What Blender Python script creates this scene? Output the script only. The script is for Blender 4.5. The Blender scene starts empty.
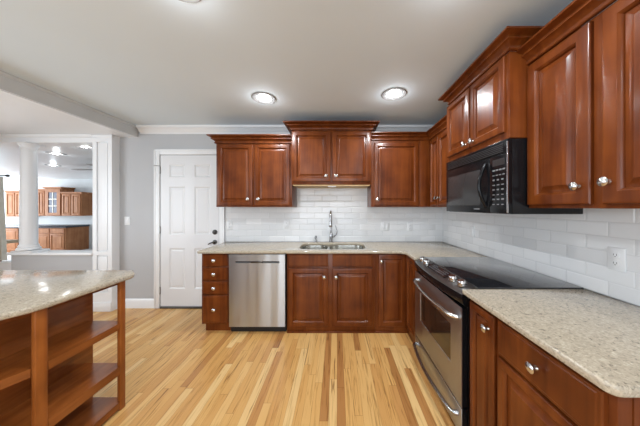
import bpy, bmesh, math, random
from mathutils import Vector, Matrix
random.seed(7)
PI = math.pi
sc = bpy.context.scene
C = bpy.context.collection

# ------------------------------------------------------------------ camera, world, exposure, large lights
EYE = 1.37
cam = bpy.data.cameras.new('camera'); camo = bpy.data.objects.new('camera', cam); C.objects.link(camo)
camo.location = (0, 0, EYE); camo.rotation_euler = (PI/2, 0, 0)
cam.sensor_width = 36; cam.lens = 36*214/640
cam.shift_x = -17/640; cam.shift_y = -6/640
cam.clip_start = 0.02; cam.clip_end = 60
sc.camera = camo
sc.view_settings.view_transform = 'Standard'; sc.view_settings.look = 'None'
sc.view_settings.gamma = 1.0; sc.view_settings.use_curve_mapping = False
sc.view_settings.exposure = -0.10
w = bpy.data.worlds.new('sky'); sc.world = w; w.use_nodes = True
w.node_tree.nodes['Background'].inputs[0].default_value = (0.8, 0.9, 1, 1)
w.node_tree.nodes['Background'].inputs[1].default_value = 1.0

def area(name, loc, rot, sx, sy, power, col=(1, 1, 1)):
    l = bpy.data.lights.new(name, 'AREA'); l.shape = 'RECTANGLE'; l.size = sx; l.size_y = sy
    l.energy = power; l.color = col
    o = bpy.data.objects.new(name, l); C.objects.link(o); o.location = loc; o.rotation_euler = rot
    return o
area('daylight_rear_window', (-0.6, -2.92, 1.35), (PI/2, 0, 0), 2.6, 1.7, 78, (0.88, 0.97, 1.06))
area('daylight_side_window', (-4.5, 0.3, 1.35), (PI/2, 0, -PI/2), 2.6, 1.6, 72, (0.88, 0.97, 1.06))
area('daylight_far_room_window', (-11.85, 5.0, 1.4), (PI/2, 0, -PI/2), 2.4, 1.7, 230, (0.9, 0.98, 1.06))

# ------------------------------------------------------------------ materials
def nt(name):
    m = bpy.data.materials.new(name); m.use_nodes = True
    t = m.node_tree; b = t.nodes['Principled BSDF']
    return m, t, b
def lk(t, a, ao, b, bi): t.links.new(a.outputs[ao], b.inputs[bi])
def N(t, typ, **kw):
    n = t.nodes.new(typ)
    for k, v in kw.items(): setattr(n, k, v)
    return n
def plain(name, col, rough=0.5, metal=0.0, coat=0.0, spec=None, noise=0.03, nscale=4.0):
    m, t, b = nt(name)
    tc = N(t, 'ShaderNodeTexCoord'); nz = N(t, 'ShaderNodeTexNoise'); nz.inputs['Scale'].default_value = nscale
    lk(t, tc, 'Object', nz, 'Vector')
    r = N(t, 'ShaderNodeValToRGB')
    r.color_ramp.elements[0].position = 0.3; r.color_ramp.elements[1].position = 0.7
    r.color_ramp.elements[0].color = tuple(c*(1-noise) for c in col)+(1,)
    r.color_ramp.elements[1].color = tuple(min(1, c*(1+noise)) for c in col)+(1,)
    lk(t, nz, 'Fac', r, 'Fac'); lk(t, r, 'Color', b, 'Base Color')
    b.inputs['Roughness'].default_value = rough; b.inputs['Metallic'].default_value = metal
    b.inputs['Coat Weight'].default_value = coat
    if spec is not None: b.inputs['Specular IOR Level'].default_value = spec
    return m
def emit(name, col, s):
    m, t, b = nt(name)
    b.inputs['Base Color'].default_value = (*col, 1); b.inputs['Emission Color'].default_value = (*col, 1)
    b.inputs['Emission Strength'].default_value = s
    return m
def wood(name, dark, mid, light, rough=0.3, coat=0.35, axis='Z', spec=0.5):
    m, t, b = nt(name)
    tc = N(t, 'ShaderNodeTexCoord'); mp = N(t, 'ShaderNodeMapping')
    s = [22, 22, 22]; s['XYZ'.index(axis)] = 1.6
    mp.inputs['Scale'].default_value = s
    lk(t, tc, 'Object', mp, 'Vector')
    n1 = N(t, 'ShaderNodeTexNoise'); n1.inputs['Scale'].default_value = 1.0; n1.inputs['Detail'].default_value = 6
    n1.inputs['Distortion'].default_value = 0.6
    lk(t, mp, 'Vector', n1, 'Vector')
    n2 = N(t, 'ShaderNodeTexNoise'); n2.inputs['Scale'].default_value = 5.0; n2.inputs['Detail'].default_value = 3
    lk(t, tc, 'Object', n2, 'Vector')
    mx = N(t, 'ShaderNodeMath', operation='ADD'); sc1 = N(t, 'ShaderNodeMath', operation='MULTIPLY'); sc1.inputs[1].default_value = 0.55
    sc2 = N(t, 'ShaderNodeMath', operation='MULTIPLY'); sc2.inputs[1].default_value = 0.45
    lk(t, n1, 'Fac', sc1, 0); lk(t, n2, 'Fac', sc2, 0); lk(t, sc1, 0, mx, 0); lk(t, sc2, 0, mx, 1)
    r = N(t, 'ShaderNodeValToRGB'); e = r.color_ramp.elements
    e[0].position = 0.33; e[0].color = (*dark, 1); e[1].position = 0.68; e[1].color = (*light, 1)
    k = e.new(0.5); k.color = (*mid, 1)
    lk(t, mx, 0, r, 'Fac'); lk(t, r, 'Color', b, 'Base Color')
    b.inputs['Roughness'].default_value = rough; b.inputs['Coat Weight'].default_value = coat
    b.inputs['Coat Roughness'].default_value = 0.12
    b.inputs['Specular IOR Level'].default_value = spec
    return m

M = {}
M['ceiling'] = plain('ceiling_paint', (0.71, 0.79, 0.845), 0.75, noise=0.015, nscale=1.5)
M['wall'] = plain('wall_paint', (0.47, 0.475, 0.485), 0.6, noise=0.015, nscale=2)
M['trim'] = plain('white_trim_paint', (0.82, 0.83, 0.84), 0.35, noise=0.01)
M['doorp'] = plain('white_door_paint', (0.74, 0.745, 0.755), 0.35, noise=0.01)
M['wood'] = wood('cherry_cabinet', (0.070, 0.014, 0.003), (0.128, 0.030, 0.0055), (0.195, 0.051, 0.0095), 0.32, 0.10, spec=0.22)
M['postw'] = wood('island_post_wood', (0.17, 0.045, 0.008), (0.27, 0.08, 0.015), (0.36, 0.115, 0.024), 0.3, 0.1, spec=0.3)
M['oak'] = wood('far_cabinet_wood', (0.30, 0.12, 0.055), (0.38, 0.165, 0.075), (0.46, 0.22, 0.11), 0.5, 0.0, spec=0.15)
M['shelfw'] = wood('island_shelf_wood', (0.14, 0.036, 0.007), (0.23, 0.066, 0.013), (0.32, 0.10, 0.022), 0.25, 0.2, axis='Y', spec=0.35)
M['nickel'] = plain('polished_nickel', (0.62, 0.62, 0.62), 0.2, 1.0)
M['chrome'] = plain('brushed_faucet_steel', (0.42, 0.42, 0.43), 0.22, 1.0)
M['darkmetal'] = plain('dark_bronze', (0.10, 0.095, 0.09), 0.35, 0.9)
M['black'] = plain('black_enamel', (0.006, 0.006, 0.007), 0.18, noise=0.1, spec=0.25)
M['matblack'] = plain('matte_black_plastic', (0.012, 0.012, 0.013), 0.5, noise=0.1)
M['glassblack'] = plain('black_ceramic_glass', (0.012, 0.012, 0.014), 0.06, coat=0.6, noise=0.1)
M['window_black'] = plain('tinted_oven_glass', (0.02, 0.014, 0.010), 0.08, coat=0.5, noise=0.2)
M['mesh_grey'] = plain('microwave_screen', (0.03, 0.03, 0.031), 0.2, noise=0.04)
M['print'] = plain('light_print', (0.16, 0.16, 0.165), 0.5)
M['reflectsteel'] = plain('stainless_dark_reflection', (0.20, 0.20, 0.20), 0.3, 1.0)  # range panel stainless, its dark reflection put into the base colour
M['plastic'] = plain('white_plastic', (0.74, 0.75, 0.76), 0.35)
M['slot'] = plain('dark_slot', (0.06, 0.06, 0.06), 0.6)
M['lamp'] = emit('lamp_lens', (1.0, 0.97, 0.93), 22)
M['can'] = plain('lamp_can', (0.36, 0.36, 0.36), 0.35, 0.6)
M['lampring'] = plain('lamp_ring', (0.30, 0.30, 0.30), 0.4)
M['darkstone'] = plain('dark_granite', (0.05, 0.055, 0.065), 0.2, noise=0.6, nscale=60)
M['cream'] = plain('cream_fabric', (0.86, 0.82, 0.71), 0.85, noise=0.08, nscale=12)
M['blueglass'] = plain('blue_grey_glass', (0.06, 0.07, 0.12), 0.35, spec=0.2)

def steel(name, col, rough, axis):
    m, t, b = nt(name)
    tc = N(t, 'ShaderNodeTexCoord'); mp = N(t, 'ShaderNodeMapping')
    s = [2, 2, 2]; s['XYZ'.index(axis)] = 350
    mp.inputs['Scale'].default_value = s; lk(t, tc, 'Object', mp, 'Vector')
    n = N(t, 'ShaderNodeTexNoise'); n.inputs['Scale'].default_value = 1; n.inputs['Detail'].default_value = 3
    lk(t, mp, 'Vector', n, 'Vector')
    bp = N(t, 'ShaderNodeBump'); bp.inputs['Strength'].default_value = 0.06; bp.inputs['Distance'].default_value = 0.002
    lk(t, n, 'Fac', bp, 'Height')
    m2 = N(t, 'ShaderNodeMapping'); m2.inputs['Scale'].default_value = (7, 7, 0.5); lk(t, tc, 'Object', m2, 'Vector')
    n2 = N(t, 'ShaderNodeTexNoise'); n2.inputs['Scale'].default_value = 1; n2.inputs['Detail'].default_value = 1; lk(t, m2, 'Vector', n2, 'Vector')
    bp2 = N(t, 'ShaderNodeBump'); bp2.inputs['Strength'].default_value = 0.35; bp2.inputs['Distance'].default_value = 0.03
    lk(t, n2, 'Fac', bp2, 'Height'); lk(t, bp, 'Normal', bp2, 'Normal'); lk(t, bp2, 'Normal', b, 'Normal')
    b.inputs['Base Color'].default_value = (*col, 1); b.inputs['Metallic'].default_value = 1
    b.inputs['Roughness'].default_value = rough; b.inputs['Anisotropic'].default_value = 0.75; b.inputs['Anisotropic Rotation'].default_value = 0.25
    return m
M['steel'] = steel('brushed_stainless', (0.53, 0.565, 0.60), 0.36, 'Z')
M['sinksteel'] = steel('sink_stainless', (0.55, 0.54, 0.50), 0.22, 'X')

def granite(name, base, dark, light):
    m, t, b = nt(name)
    tc = N(t, 'ShaderNodeTexCoord')
    n1 = N(t, 'ShaderNodeTexNoise'); n1.inputs['Scale'].default_value = 75; n1.inputs['Detail'].default_value = 3
    n1.inputs['Roughness'].default_value = 0.75
    n2 = N(t, 'ShaderNodeTexVoronoi'); n2.inputs['Scale'].default_value = 170
    lk(t, tc, 'Object', n1, 'Vector'); lk(t, tc, 'Object', n2, 'Vector')
    r = N(t, 'ShaderNodeValToRGB'); e = r.color_ramp.elements
    e[0].position = 0.30; e[0].color = (*dark, 1); e[1].position = 0.72; e[1].color = (*light, 1)
    k = e.new(0.42); k.color = (*base, 1); k = e.new(0.6); k.color = tuple(c*1.08 for c in base)+(1,)
    lk(t, n1, 'Fac', r, 'Fac')
    hs = N(t, 'ShaderNodeSeparateColor'); lk(t, n2, 'Color', hs, 'Color')
    mr = N(t, 'ShaderNodeMapRange'); mr.inputs['To Min'].default_value = 0.80; mr.inputs['To Max'].default_value = 1.12
    lk(t, hs, 'Red', mr, 'Value')
    mul = N(t, 'ShaderNodeVectorMath', operation='SCALE'); lk(t, r, 'Color', mul, 0); lk(t, mr, 'Result', mul, 'Scale')
    lk(t, mul, 0, b, 'Base Color')
    b.inputs['Roughness'].default_value = 0.13
    return m
M['granite'] = granite('speckled_beige_quartz', (0.41, 0.352, 0.268), (0.13, 0.11, 0.085), (0.60, 0.54, 0.43))

def tiles(name, horiz):
    m, t, b = nt(name)
    tc = N(t, 'ShaderNodeTexCoord'); sp = N(t, 'ShaderNodeSeparateXYZ'); cb = N(t, 'ShaderNodeCombineXYZ')
    lk(t, tc, 'Object', sp, 'Vector'); lk(t, sp, horiz, cb, 'X')
    az = N(t, 'ShaderNodeMath', operation='SUBTRACT'); az.inputs[1].default_value = 0.9
    lk(t, sp, 'Z', az, 0); lk(t, az, 0, cb, 'Y')
    def brick(mort, smooth):
        br = N(t, 'ShaderNodeTexBrick'); br.offset = 0.5
        br.inputs['Scale'].default_value = 1; br.inputs['Brick Width'].default_value = 0.205
        br.inputs['Row Height'].default_value = 0.0783
        br.inputs['Mortar Size'].default_value = mort; br.inputs['Mortar Smooth'].default_value = smooth
        br.inputs['Color1'].default_value = (0.69, 0.70, 0.71, 1); br.inputs['Color2'].default_value = (0.78, 0.785, 0.79, 1)
        br.inputs['Mortar'].default_value = (0.60, 0.61, 0.62, 1)
        lk(t, cb, 'Vector', br, 'Vector'); return br
    b1 = brick(0.0012, 0.1); b2 = brick(0.010, 1.0)
    lk(t, b1, 'Color', b, 'Base Color')
    bp = N(t, 'ShaderNodeBump'); bp.invert = True; bp.inputs['Strength'].default_value = 0.3; bp.inputs['Distance'].default_value = 0.004
    lk(t, b2, 'Fac', bp, 'Height'); lk(t, bp, 'Normal', b, 'Normal')
    b.inputs['Roughness'].default_value = 0.15
    return m
M['tile_x'] = tiles('white_subway_tile_back', 'X'); M['tile_y'] = tiles('white_subway_tile_side', 'Y')

def planks():
    m, t, b = nt('oak_plank_floor')
    tc = N(t, 'ShaderNodeTexCoord'); sp = N(t, 'ShaderNodeSeparateXYZ'); lk(t, tc, 'Object', sp, 'Vector')
    def mth(op, a, bb=None):
        n = N(t, 'ShaderNodeMath', operation=op)
        for i, v in enumerate((a, bb)):
            if v is None: continue
            if isinstance(v, (int, float)): n.inputs[i].default_value = v
            else: t.links.new(v, n.inputs[i])
        return n.outputs[0]
    u = mth('DIVIDE', sp.outputs['X'], 0.057)
    i = mth('FLOOR', u)
    wn = N(t, 'ShaderNodeTexWhiteNoise', noise_dimensions='1D'); t.links.new(i, wn.inputs['W'])
    off = mth('MULTIPLY', wn.outputs['Value'], 7.0)
    v = mth('DIVIDE', mth('ADD', sp.outputs['Y'], off), 0.95)
    j = mth('FLOOR', v)
    cb = N(t, 'ShaderNodeCombineXYZ'); t.links.new(i, cb.inputs[0]); t.links.new(j, cb.inputs[1])
    w2 = N(t, 'ShaderNodeTexWhiteNoise', noise_dimensions='2D'); lk(t, cb, 'Vector', w2, 'Vector')
    r = N(t, 'ShaderNodeValToRGB'); e = r.color_ramp.elements
    e[0].position = 0.0; e[0].color = (0.40, 0.18, 0.055, 1); e[1].position = 1.0; e[1].color = (0.76, 0.52, 0.235, 1)
    for p, c in ((0.08, (0.50, 0.24, 0.078)), (0.2, (0.61, 0.325, 0.105)), (0.5, (0.66, 0.375, 0.127)), (0.8, (0.70, 0.42, 0.155))):
        k = e.new(p); k.color = (*c, 1)
    lk(t, w2, 'Value', r, 'Fac')
    # grain
    mp = N(t, 'ShaderNodeMapping'); mp.inputs['Scale'].default_value = (55, 2.6, 1)
    va = N(t, 'ShaderNodeVectorMath', operation='ADD'); sv = N(t, 'ShaderNodeVectorMath', operation='SCALE')
    lk(t, w2, 'Color', sv, 0); sv.inputs['Scale'].default_value = 20
    lk(t, tc, 'Object', va, 0); lk(t, sv, 0, va, 1); lk(t, va, 0, mp, 'Vector')
    g = N(t, 'ShaderNodeTexNoise'); g.inputs['Scale'].default_value = 1; g.inputs['Detail'].default_value = 5; g.inputs['Distortion'].default_value = 1.2
    lk(t, mp, 'Vector', g, 'Vector')
    gr = N(t, 'ShaderNodeValToRGB'); ge = gr.color_ramp.elements
    ge[0].position = 0.30; ge[0].color = (0.30, 0.21, 0.15, 1); ge[1].position = 0.50; ge[1].color = (1, 1, 1, 1)
    k = ge.new(0.39); k.color = (0.80, 0.74, 0.66, 1)
    lk(t, g, 'Fac', gr, 'Fac')
    mx = N(t, 'ShaderNodeMix', data_type='RGBA', blend_type='MULTIPLY'); mx.inputs[0].default_value = 0.85
    t.links.new(r.outputs['Color'], mx.inputs[6]); t.links.new(gr.outputs['Color'], mx.inputs[7])
    # seams
    fu = mth('FRACT', u); eu = mth('MINIMUM', fu, mth('SUBTRACT', 1.0, fu))
    fv = mth('FRACT', v); ev = mth('MINIMUM', fv, mth('SUBTRACT', 1.0, fv))
    s = mth('MAXIMUM', mth('LESS_THAN', eu, 0.016), mth('LESS_THAN', ev, 0.0016))
    m2 = N(t, 'ShaderNodeMix', data_type='RGBA', blend_type='MULTIPLY')
    t.links.new(mth('MULTIPLY', s, 0.45), m2.inputs[0]); t.links.new(mx.outputs[2], m2.inputs[6]); m2.inputs[7].default_value = (0.35, 0.2, 0.1, 1)
    t.links.new(m2.outputs[2], b.inputs['Base Color'])
    b.inputs['Roughness'].default_value = 0.30; b.inputs['Specular IOR Level'].default_value = 0.4
    return m
M['floor'] = planks()

# ------------------------------------------------------------------ mesh helpers
def BM(): return bmesh.new()
def obj(name, bm, mat, parent=None, smooth=40):
    bmesh.ops.recalc_face_normals(bm, faces=bm.faces)
    me = bpy.data.meshes.new(name); bm.to_mesh(me); bm.free()
    me.materials.append(M[mat] if isinstance(mat, str) else mat)
    if smooth:
        me.polygons.foreach_set('use_smooth', [True]*len(me.polygons))
        me.set_sharp_from_angle(angle=math.radians(smooth))
    o = bpy.data.objects.new(name, me); C.objects.link(o)
    if parent: o.parent = parent
    return o
def box(bm, x0, x1, y0, y1, z0, z1, bev=0.0, seg=2):
    r = bmesh.ops.create_cube(bm, size=1)
    vs = r['verts']
    for v in vs:
        v.co = Vector(((x0+x1)/2+v.co.x*(x1-x0), (y0+y1)/2+v.co.y*(y1-y0), (z0+z1)/2+v.co.z*(z1-z0)))
    if bev:
        es = list({e for v in vs for e in v.link_edges})
        bmesh.ops.bevel(bm, geom=es, offset=bev, segments=seg, profile=0.5, affect='EDGES')
    return bm
def bx(*a, **k): return box(BM(), *a, **k)
def lathe(bm, prof, seg=24, mat=Matrix(), cap=True):
    """prof: (r, h) revolved about local z, then moved by mat"""
    rings = []
    for r, h in prof:
        if r < 1e-6: rings.append([bm.verts.new(mat @ Vector((0, 0, h)))])
        else: rings.append([bm.verts.new(mat @ Vector((r*math.cos(2*PI*i/seg), r*math.sin(2*PI*i/seg), h))) for i in range(seg)])
    for a, b in zip(rings, rings[1:]):
        for i in range(seg):
            j = (i+1) % seg
            if len(a) == 1 and len(b) == 1: continue
            if len(a) == 1: bm.faces.new((a[0], b[i], b[j]))
            elif len(b) == 1: bm.faces.new((a[i], a[j], b[0]))
            else: bm.faces.new((a[i], a[j], b[j], b[i]))
    if cap:
        for rg in (rings[0], rings[-1]):
            if len(rg) > 2: bm.faces.new(rg)
    return bm
def tube(bm, pts, rad, seg=12):
    pts = [Vector(p) for p in pts]; n = len(pts)
    rads = rad if isinstance(rad, (list, tuple)) else [rad]*n
    rings = []; up = None
    for i, p in enumerate(pts):
        d = (pts[min(i+1, n-1)]-pts[max(i-1, 0)]).normalized()
        if up is None:
            up = Vector((0, 0, 1)) if abs(d.z) < 0.9 else Vector((1, 0, 0))
        a = d.cross(up).normalized(); b = a.cross(d).normalized(); up = b
        rings.append([bm.verts.new(p+(a*math.cos(2*PI*k/seg)+b*math.sin(2*PI*k/seg))*rads[i]) for k in range(seg)])
    for r0, r1 in zip(rings, rings[1:]):
        for k in range(seg):
            l = (k+1) % seg
            bm.faces.new((r0[k], r0[l], r1[l], r1[k]))
    bm.faces.new(rings[0]); bm.faces.new(rings[-1])
    return bm
def sweep(bm, path, prof, side=1):
    """path: (x,y) polyline; prof: closed (outward, z) polygon; side=+1 outward is to the right of travel"""
    P = [Vector((p[0], p[1])) for p in path]; n = len(P); offs = []
    for i in range(n):
        ds = []
        if i > 0: ds.append((P[i]-P[i-1]).normalized())
        if i < n-1: ds.append((P[i+1]-P[i]).normalized())
        ns = [Vector((d.y, -d.x))*side for d in ds]
        m = sum(ns, Vector((0, 0))).normalized()
        offs.append(m/max(0.2, m.dot(ns[0])))
    rings = [[bm.verts.new((P[i].x+offs[i].x*o, P[i].y+offs[i].y*o, z)) for o, z in prof] for i in range(n)]
    k = len(prof)
    for a, b in zip(rings, rings[1:]):
        for i in range(k):
            j = (i+1) % k
            bm.faces.new((a[i], a[j], b[j], b[i]))
    bm.faces.new(rings[0]); bm.faces.new(rings[-1])
    return bm
def rings_panel(bm, x0, x1, z0, z1, loops, cap=True, back=False):
    """nested rectangles facing -y: loops of (inset, y)"""
    rs = []
    for ins, y in loops:
        rs.append([bm.verts.new(c) for c in ((x0+ins, y, z0+ins), (x1-ins, y, z0+ins), (x1-ins, y, z1-ins), (x0+ins, y, z1-ins))])
    for a, b in zip(rs, rs[1:]):
        for i in range(4):
            j = (i+1) % 4
            bm.faces.new((a[i], a[j], b[j], b[i]))
    if cap: bm.faces.new(rs[-1])
    if back: bm.faces.new(rs[0])
    return bm
def flat_poly(outer, holes, z0, z1, bev=0.0, seg=3):
    bm = BM(); es = []
    for loop in [outer]+list(holes):
        vs = [bm.verts.new((x, y, z0)) for x, y in loop]
        es += [bm.edges.new((vs[i], vs[(i+1) % len(vs)])) for i in range(len(vs))]
    bmesh.ops.triangle_fill(bm, use_beauty=True, use_dissolve=False, edges=es)
    fs = list(bm.faces)
    r = bmesh.ops.extrude_face_region(bm, geom=fs)
    bmesh.ops.translate(bm, vec=(0, 0, z1-z0), verts=[g for g in r['geom'] if isinstance(g, bmesh.types.BMVert)])
    bmesh.ops.recalc_face_normals(bm, faces=bm.faces)
    if bev:
        ed = [e for e in bm.edges if len(e.link_faces) == 2 and e.link_faces[0].normal.dot(e.link_faces[1].normal) < 0.3
              and abs(e.verts[0].co.z-e.verts[1].co.z) < 1e-5]
        bmesh.ops.bevel(bm, geom=ed, offset=bev, segments=seg, profile=0.5, affect='EDGES')
    return bm
def rrect(x0, x1, y0, y1, r, n=6):
    pts = []
    for cx, cy, a in ((x1-r, y1-r, 0), (x0+r, y1-r, 90), (x0+r, y0+r, 180), (x1-r, y0+r, 270)):
        for i in range(n+1):
            t = math.radians(a+90*i/n); pts.append((cx+r*math.cos(t), cy+r*math.sin(t)))
    return pts
def circle(cx, cy, r, n=28): return [(cx+r*math.cos(2*PI*i/n), cy+r*math.sin(2*PI*i/n)) for i in range(n)]
def tag(o, label, cat, group=None, kind=None):
    o['label'] = label; o['category'] = cat
    if group: o['group'] = group
    if kind: o['kind'] = kind
    return o
def thing(name, label, cat, loc=(0, 0, 0), rotz=0, group=None):
    o = bpy.data.objects.new(name, None); C.objects.link(o); o.empty_display_size = 0.1
    o.location = loc; o.rotation_euler = (0, 0, rotz)
    return tag(o, label, cat, group)
def struct(name, bm, mat, label, cat, parent=None, smooth=40):
    o = obj(name, bm, mat, parent, smooth)
    if parent is None: tag(o, label, cat, kind='structure')
    return o
def dup(root, loc, rotz, label):
    r = root.copy(); C.objects.link(r); r.location = loc; r.rotation_euler = (0, 0, rotz); r['label'] = label
    for ch in list(root.children):
        c = ch.copy(); C.objects.link(c); c.parent = r
        for g in ch.children:
            d = g.copy(); C.objects.link(d); d.parent = c
    return r
FRONT = Matrix.Rotation(PI/2, 4, 'X')      # lathe axis z -> -y (out of a front)
RIGHT = -PI/2                              # rotation of things that stand against the right wall

# ------------------------------------------------------------------ room shell
YB, XR, H = 2.91, 1.44, 2.46
LAMPS = [(-0.73, 2.14), (0.55, 2.064), (-0.77, 1.02), (0.55, 0.95), (-0.77, -0.6), (0.55, -0.6)]
FARLAMPS = [(-3.87, 3.28), (-4.88, 3.72), (-6.3, 4.75)]

struct('floor_far', bx(-12, -2.8, 3.02, 7.2, -0.1, 0), plain('pale_bounce_floor', (0.76, 0.76, 0.75), 0.9, noise=0.1, nscale=80), 'unseen floor of the far room, made pale to bounce light', 'floor')  # hidden floor, colour made pale to brighten the far ceiling
struct('floor', bx(-12, 1.6, -3.2, 3.02, -0.1, 0), 'floor', 'honey oak strip floor running towards the back wall', 'floor')
bm = flat_poly([(-2.71, -3.1), (1.5, -3.1), (1.5, 3.0), (-2.71, 3.0)], [circle(x, y, 0.075) for x, y in LAMPS], H, H+0.12)
struct('ceiling', bm, 'ceiling', 'flat grey white kitchen ceiling with recessed lights', 'ceiling', smooth=0)
struct('wall_back', bx(-2.957, 1.6, YB, YB+0.12, 0, H), 'wall', 'grey painted wall with the white door', 'wall', smooth=0)
struct('wall_right', bx(XR, XR+0.12, -3.1, YB, 0, H), 'wall', 'wall behind the range and microwave', 'wall', smooth=0)
bm = BM()
box(bm, -4.72, 1.6, -3.2, -3.08, 0, 0.5); box(bm, -4.72, 1.6, -3.2, -3.08, 2.2, H)
box(bm, -4.72, -1.9, -3.2, -3.08, 0.5, 2.2); box(bm, 0.7, 1.6, -3.2, -3.08, 0.5, 2.2)
struct('wall_front', bm, 'wall', 'wall behind the camera with a wide window', 'wall', smooth=0)
bm = BM()
box(bm, -4.72, -4.6, -3.08, 2.0, 0, 0.55); box(bm, -4.72, -4.6, -3.08, 2.0, 2.15, H)
box(bm, -4.72, -4.6, 2.0, 2.8, 0, H); box(bm, -4.72, -4.6, -3.08, -1.0, 0.55, 2.15); box(bm, -4.72, -4.6, 1.6, 2.0, 0.55, 2.15)
struct('wall_left', bm, 'wall', 'wall left of the breakfast area with a window', 'wall', smooth=0)
# dropped ceiling left of the kitchen with its white edge
bm = BM(); box(bm, -12, -2.71, -3.1, 3.0, 2.32, H+0.1)
struct('ceiling_nook', bm, 'trim', 'lower white ceiling left of the kitchen', 'ceiling', smooth=0)
bm = BM()
sweep(bm, [(-2.71, -3.0), (-2.71, 2.9)], [(0, 2.322), (0.006, 2.322), (0.010, 2.335), (0.010, 2.40), (0.016, 2.41), (0.016, 2.43), (0.032, 2.445), (0.032, 2.459), (0, 2.459)], 1)
struct('trim_soffit', bx(-2.845, -2.704, -3.0, 2.805, 2.308, 2.32), 'trim', 'white flat trim under the edge of the lower ceiling', 'trim', smooth=0)
struct('trim_beam', bm, plain('beam_paint', (0.58, 0.585, 0.58), 0.6), 'pale grey moulded face where the ceiling steps down', 'trim')

# crown moulding of the room, baseboards
CR = [(0, 0), (0.012, 0), (0.014, 0.018), (0.026, 0.026), (0.04, 0.046), (0.06, 0.066), (0.07, 0.07), (0.072, 0.098), (0, 0.098)]
bm = sweep(BM(), [(-2.67, YB), (XR, YB), (XR, -3.0)], [(o, z+H-0.0985) for o, z in CR], 1)
struct('trim_crown', bm, 'trim', 'white crown moulding under the kitchen ceiling', 'trim')
BB = [(0, 0), (0.016, 0), (0.016, 0.10), (0.010, 0.118), (0.004, 0.125), (0, 0.125)]
struct('baseboard_back', sweep(BM(), [(-2.955, YB), (-2.475, YB)], BB, 1), 'trim', 'white baseboard left of the door', 'baseboard')

# pilaster with recessed panels
bm = BM()
px0, px1, py = -3.21, -2.957, 2.81
rings = [(0.245, 0.72), (0.80, 2.225)]
box(bm, px0, px1, py+0.022, 3.02, 0, 2.319)
box(bm, px0, px0+0.052, py, py+0.022, 0.0, 2.319); box(bm, px1-0.052, px1, py, py+0.022, 0.0, 2.319)
box(bm, px0+0.052, px1-0.052, py, py+0.022, 0.0, 0.245); box(bm, px0+0.052, px1-0.052, py, py+0.022, 0.735, 0.785)
box(bm, px0+0.052, px1-0.052, py, py+0.022, 2.225, 2.319)
for z0, z1 in ((0.245, 0.735), (0.785, 2.225)):
    rings_panel(bm, px0+0.052, px1-0.052, z0, z1, [(0, py), (0.001, py+0.020), (0.013, py+0.021), (0.016, py+0.006), (0.024, py+0.004)])
box(bm, px0-0.0, px1+0.0, py-0.014, py, 0, 0.12, 0.004)
box(bm, px0-0.012, px1+0.012, py-0.012, py, 2.275, 2.319, 0.004)
struct('trim_pilaster', bm, 'trim', 'white panelled pilaster at the end of the grey wall', 'pilaster')
bm = bx(-6.0, px0, py+0.01, 3.0, 2.22, 2.319)
sweep(bm, [(-6.0, py+0.01), (px0, py+0.01)], [(0, 2.28), (0.01, 2.28), (0.03, 2.30), (0.03, 2.319), (0, 2.319)], 1)
struct('trim_header', bm, 'trim', 'white header over the opening to the far room', 'trim')
struct('wall_half', bx(-4.30, px0, 2.825, 2.97, 0, 0.738), 'wall', 'grey half wall below the white ledge', 'wall', smooth=0)
bm = bx(-4.33, px0, 2.795, 2.995, 0.738, 0.77, 0.005)
struct('trim_ledge', bm, 'trim', 'white ledge on top of the half wall', 'ledge')
struct('trim_post', bx(-4.62, -4.27, 2.90, 3.0, 0, 0.62), 'trim', 'white panel left of the half wall', 'trim', smooth=0)

col = thing('column', 'round white column standing on the half wall ledge', 'column', (-4.14, 2.875, 0.77))
obj('plinth', bx(-0.135, 0.135, -0.075, 0.115, 0.0, 0.022, 0.003), 'trim', col)
obj('base', lathe(BM(), [(0.100, 0.03), (0.103, 0.045), (0.096, 0.06), (0.085, 0.068), (0.088, 0.085), (0.080, 0.10), (0.0755, 0.105)], 36), 'trim', col)
obj('shaft', lathe(BM(), [(0.0755, 0.105), (0.0755, 0.4), (0.072, 0.9), (0.066, 1.36)], 36), 'trim', col)
obj('capital', lathe(BM(), [(0.066, 1.36), (0.074, 1.365), (0.074, 1.378), (0.069, 1.383), (0.069, 1.40), (0.085, 1.42), (0.09, 1.44)], 36), 'trim', col)
obj('abacus', bx(-0.10, 0.10, -0.10, 0.10, 1.44, 1.449), 'trim', col)

# far room beyond the opening
struct('wall_far', bx(-12, -2.8, 7.05, 7.17, 0, 3.4), plain('far_wall_paint', (0.66, 0.70, 0.72), 0.6), 'pale wall behind the far cabinets', 'wall', smooth=0)
struct('wall_far_side', bx(-2.957, -2.84, YB+0.12, 7.05, 0, 2.4), 'trim', 'side wall of the far room', 'wall', smooth=0)
bm = BM()
box(bm, -12.1, -11.98, 3.0, 7.1, 0, 0.5); box(bm, -12.1, -11.98, 3.0, 3.7, 0.5, 3.4); box(bm, -12.1, -11.98, 6.3, 7.1, 0.5, 3.4)
box(bm, -12.1, -11.98, 3.7, 6.3, 2.25, 3.4)
struct('wall_far_left', bm, 'trim', 'left wall of the far room with a window', 'wall', smooth=0)
bm = flat_poly([(-9.35, 3.0), (-2.8, 3.0), (-2.8, 7.1), (-9.35, 7.1)], [circle(x, y, 0.075) for x, y in FARLAMPS], 2.30, 2.42)
def prism(bm, pts, y0, y1):
    a = [bm.verts.new((x, y0, z)) for x, z in pts]; b = [bm.verts.new((x, y1, z)) for x, z in pts]
    n = len(pts)
    for i in range(n): bm.faces.new((a[i], a[(i+1) % n], b[(i+1) % n], b[i]))
    bm.faces.new(a); bm.faces.new(b)
    return bm
prism(bm, [(-9.35, 2.30), (-12.0, 3.1), (-12.0, 3.22), (-9.35, 2.42)], 3.0, 7.1)
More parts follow.
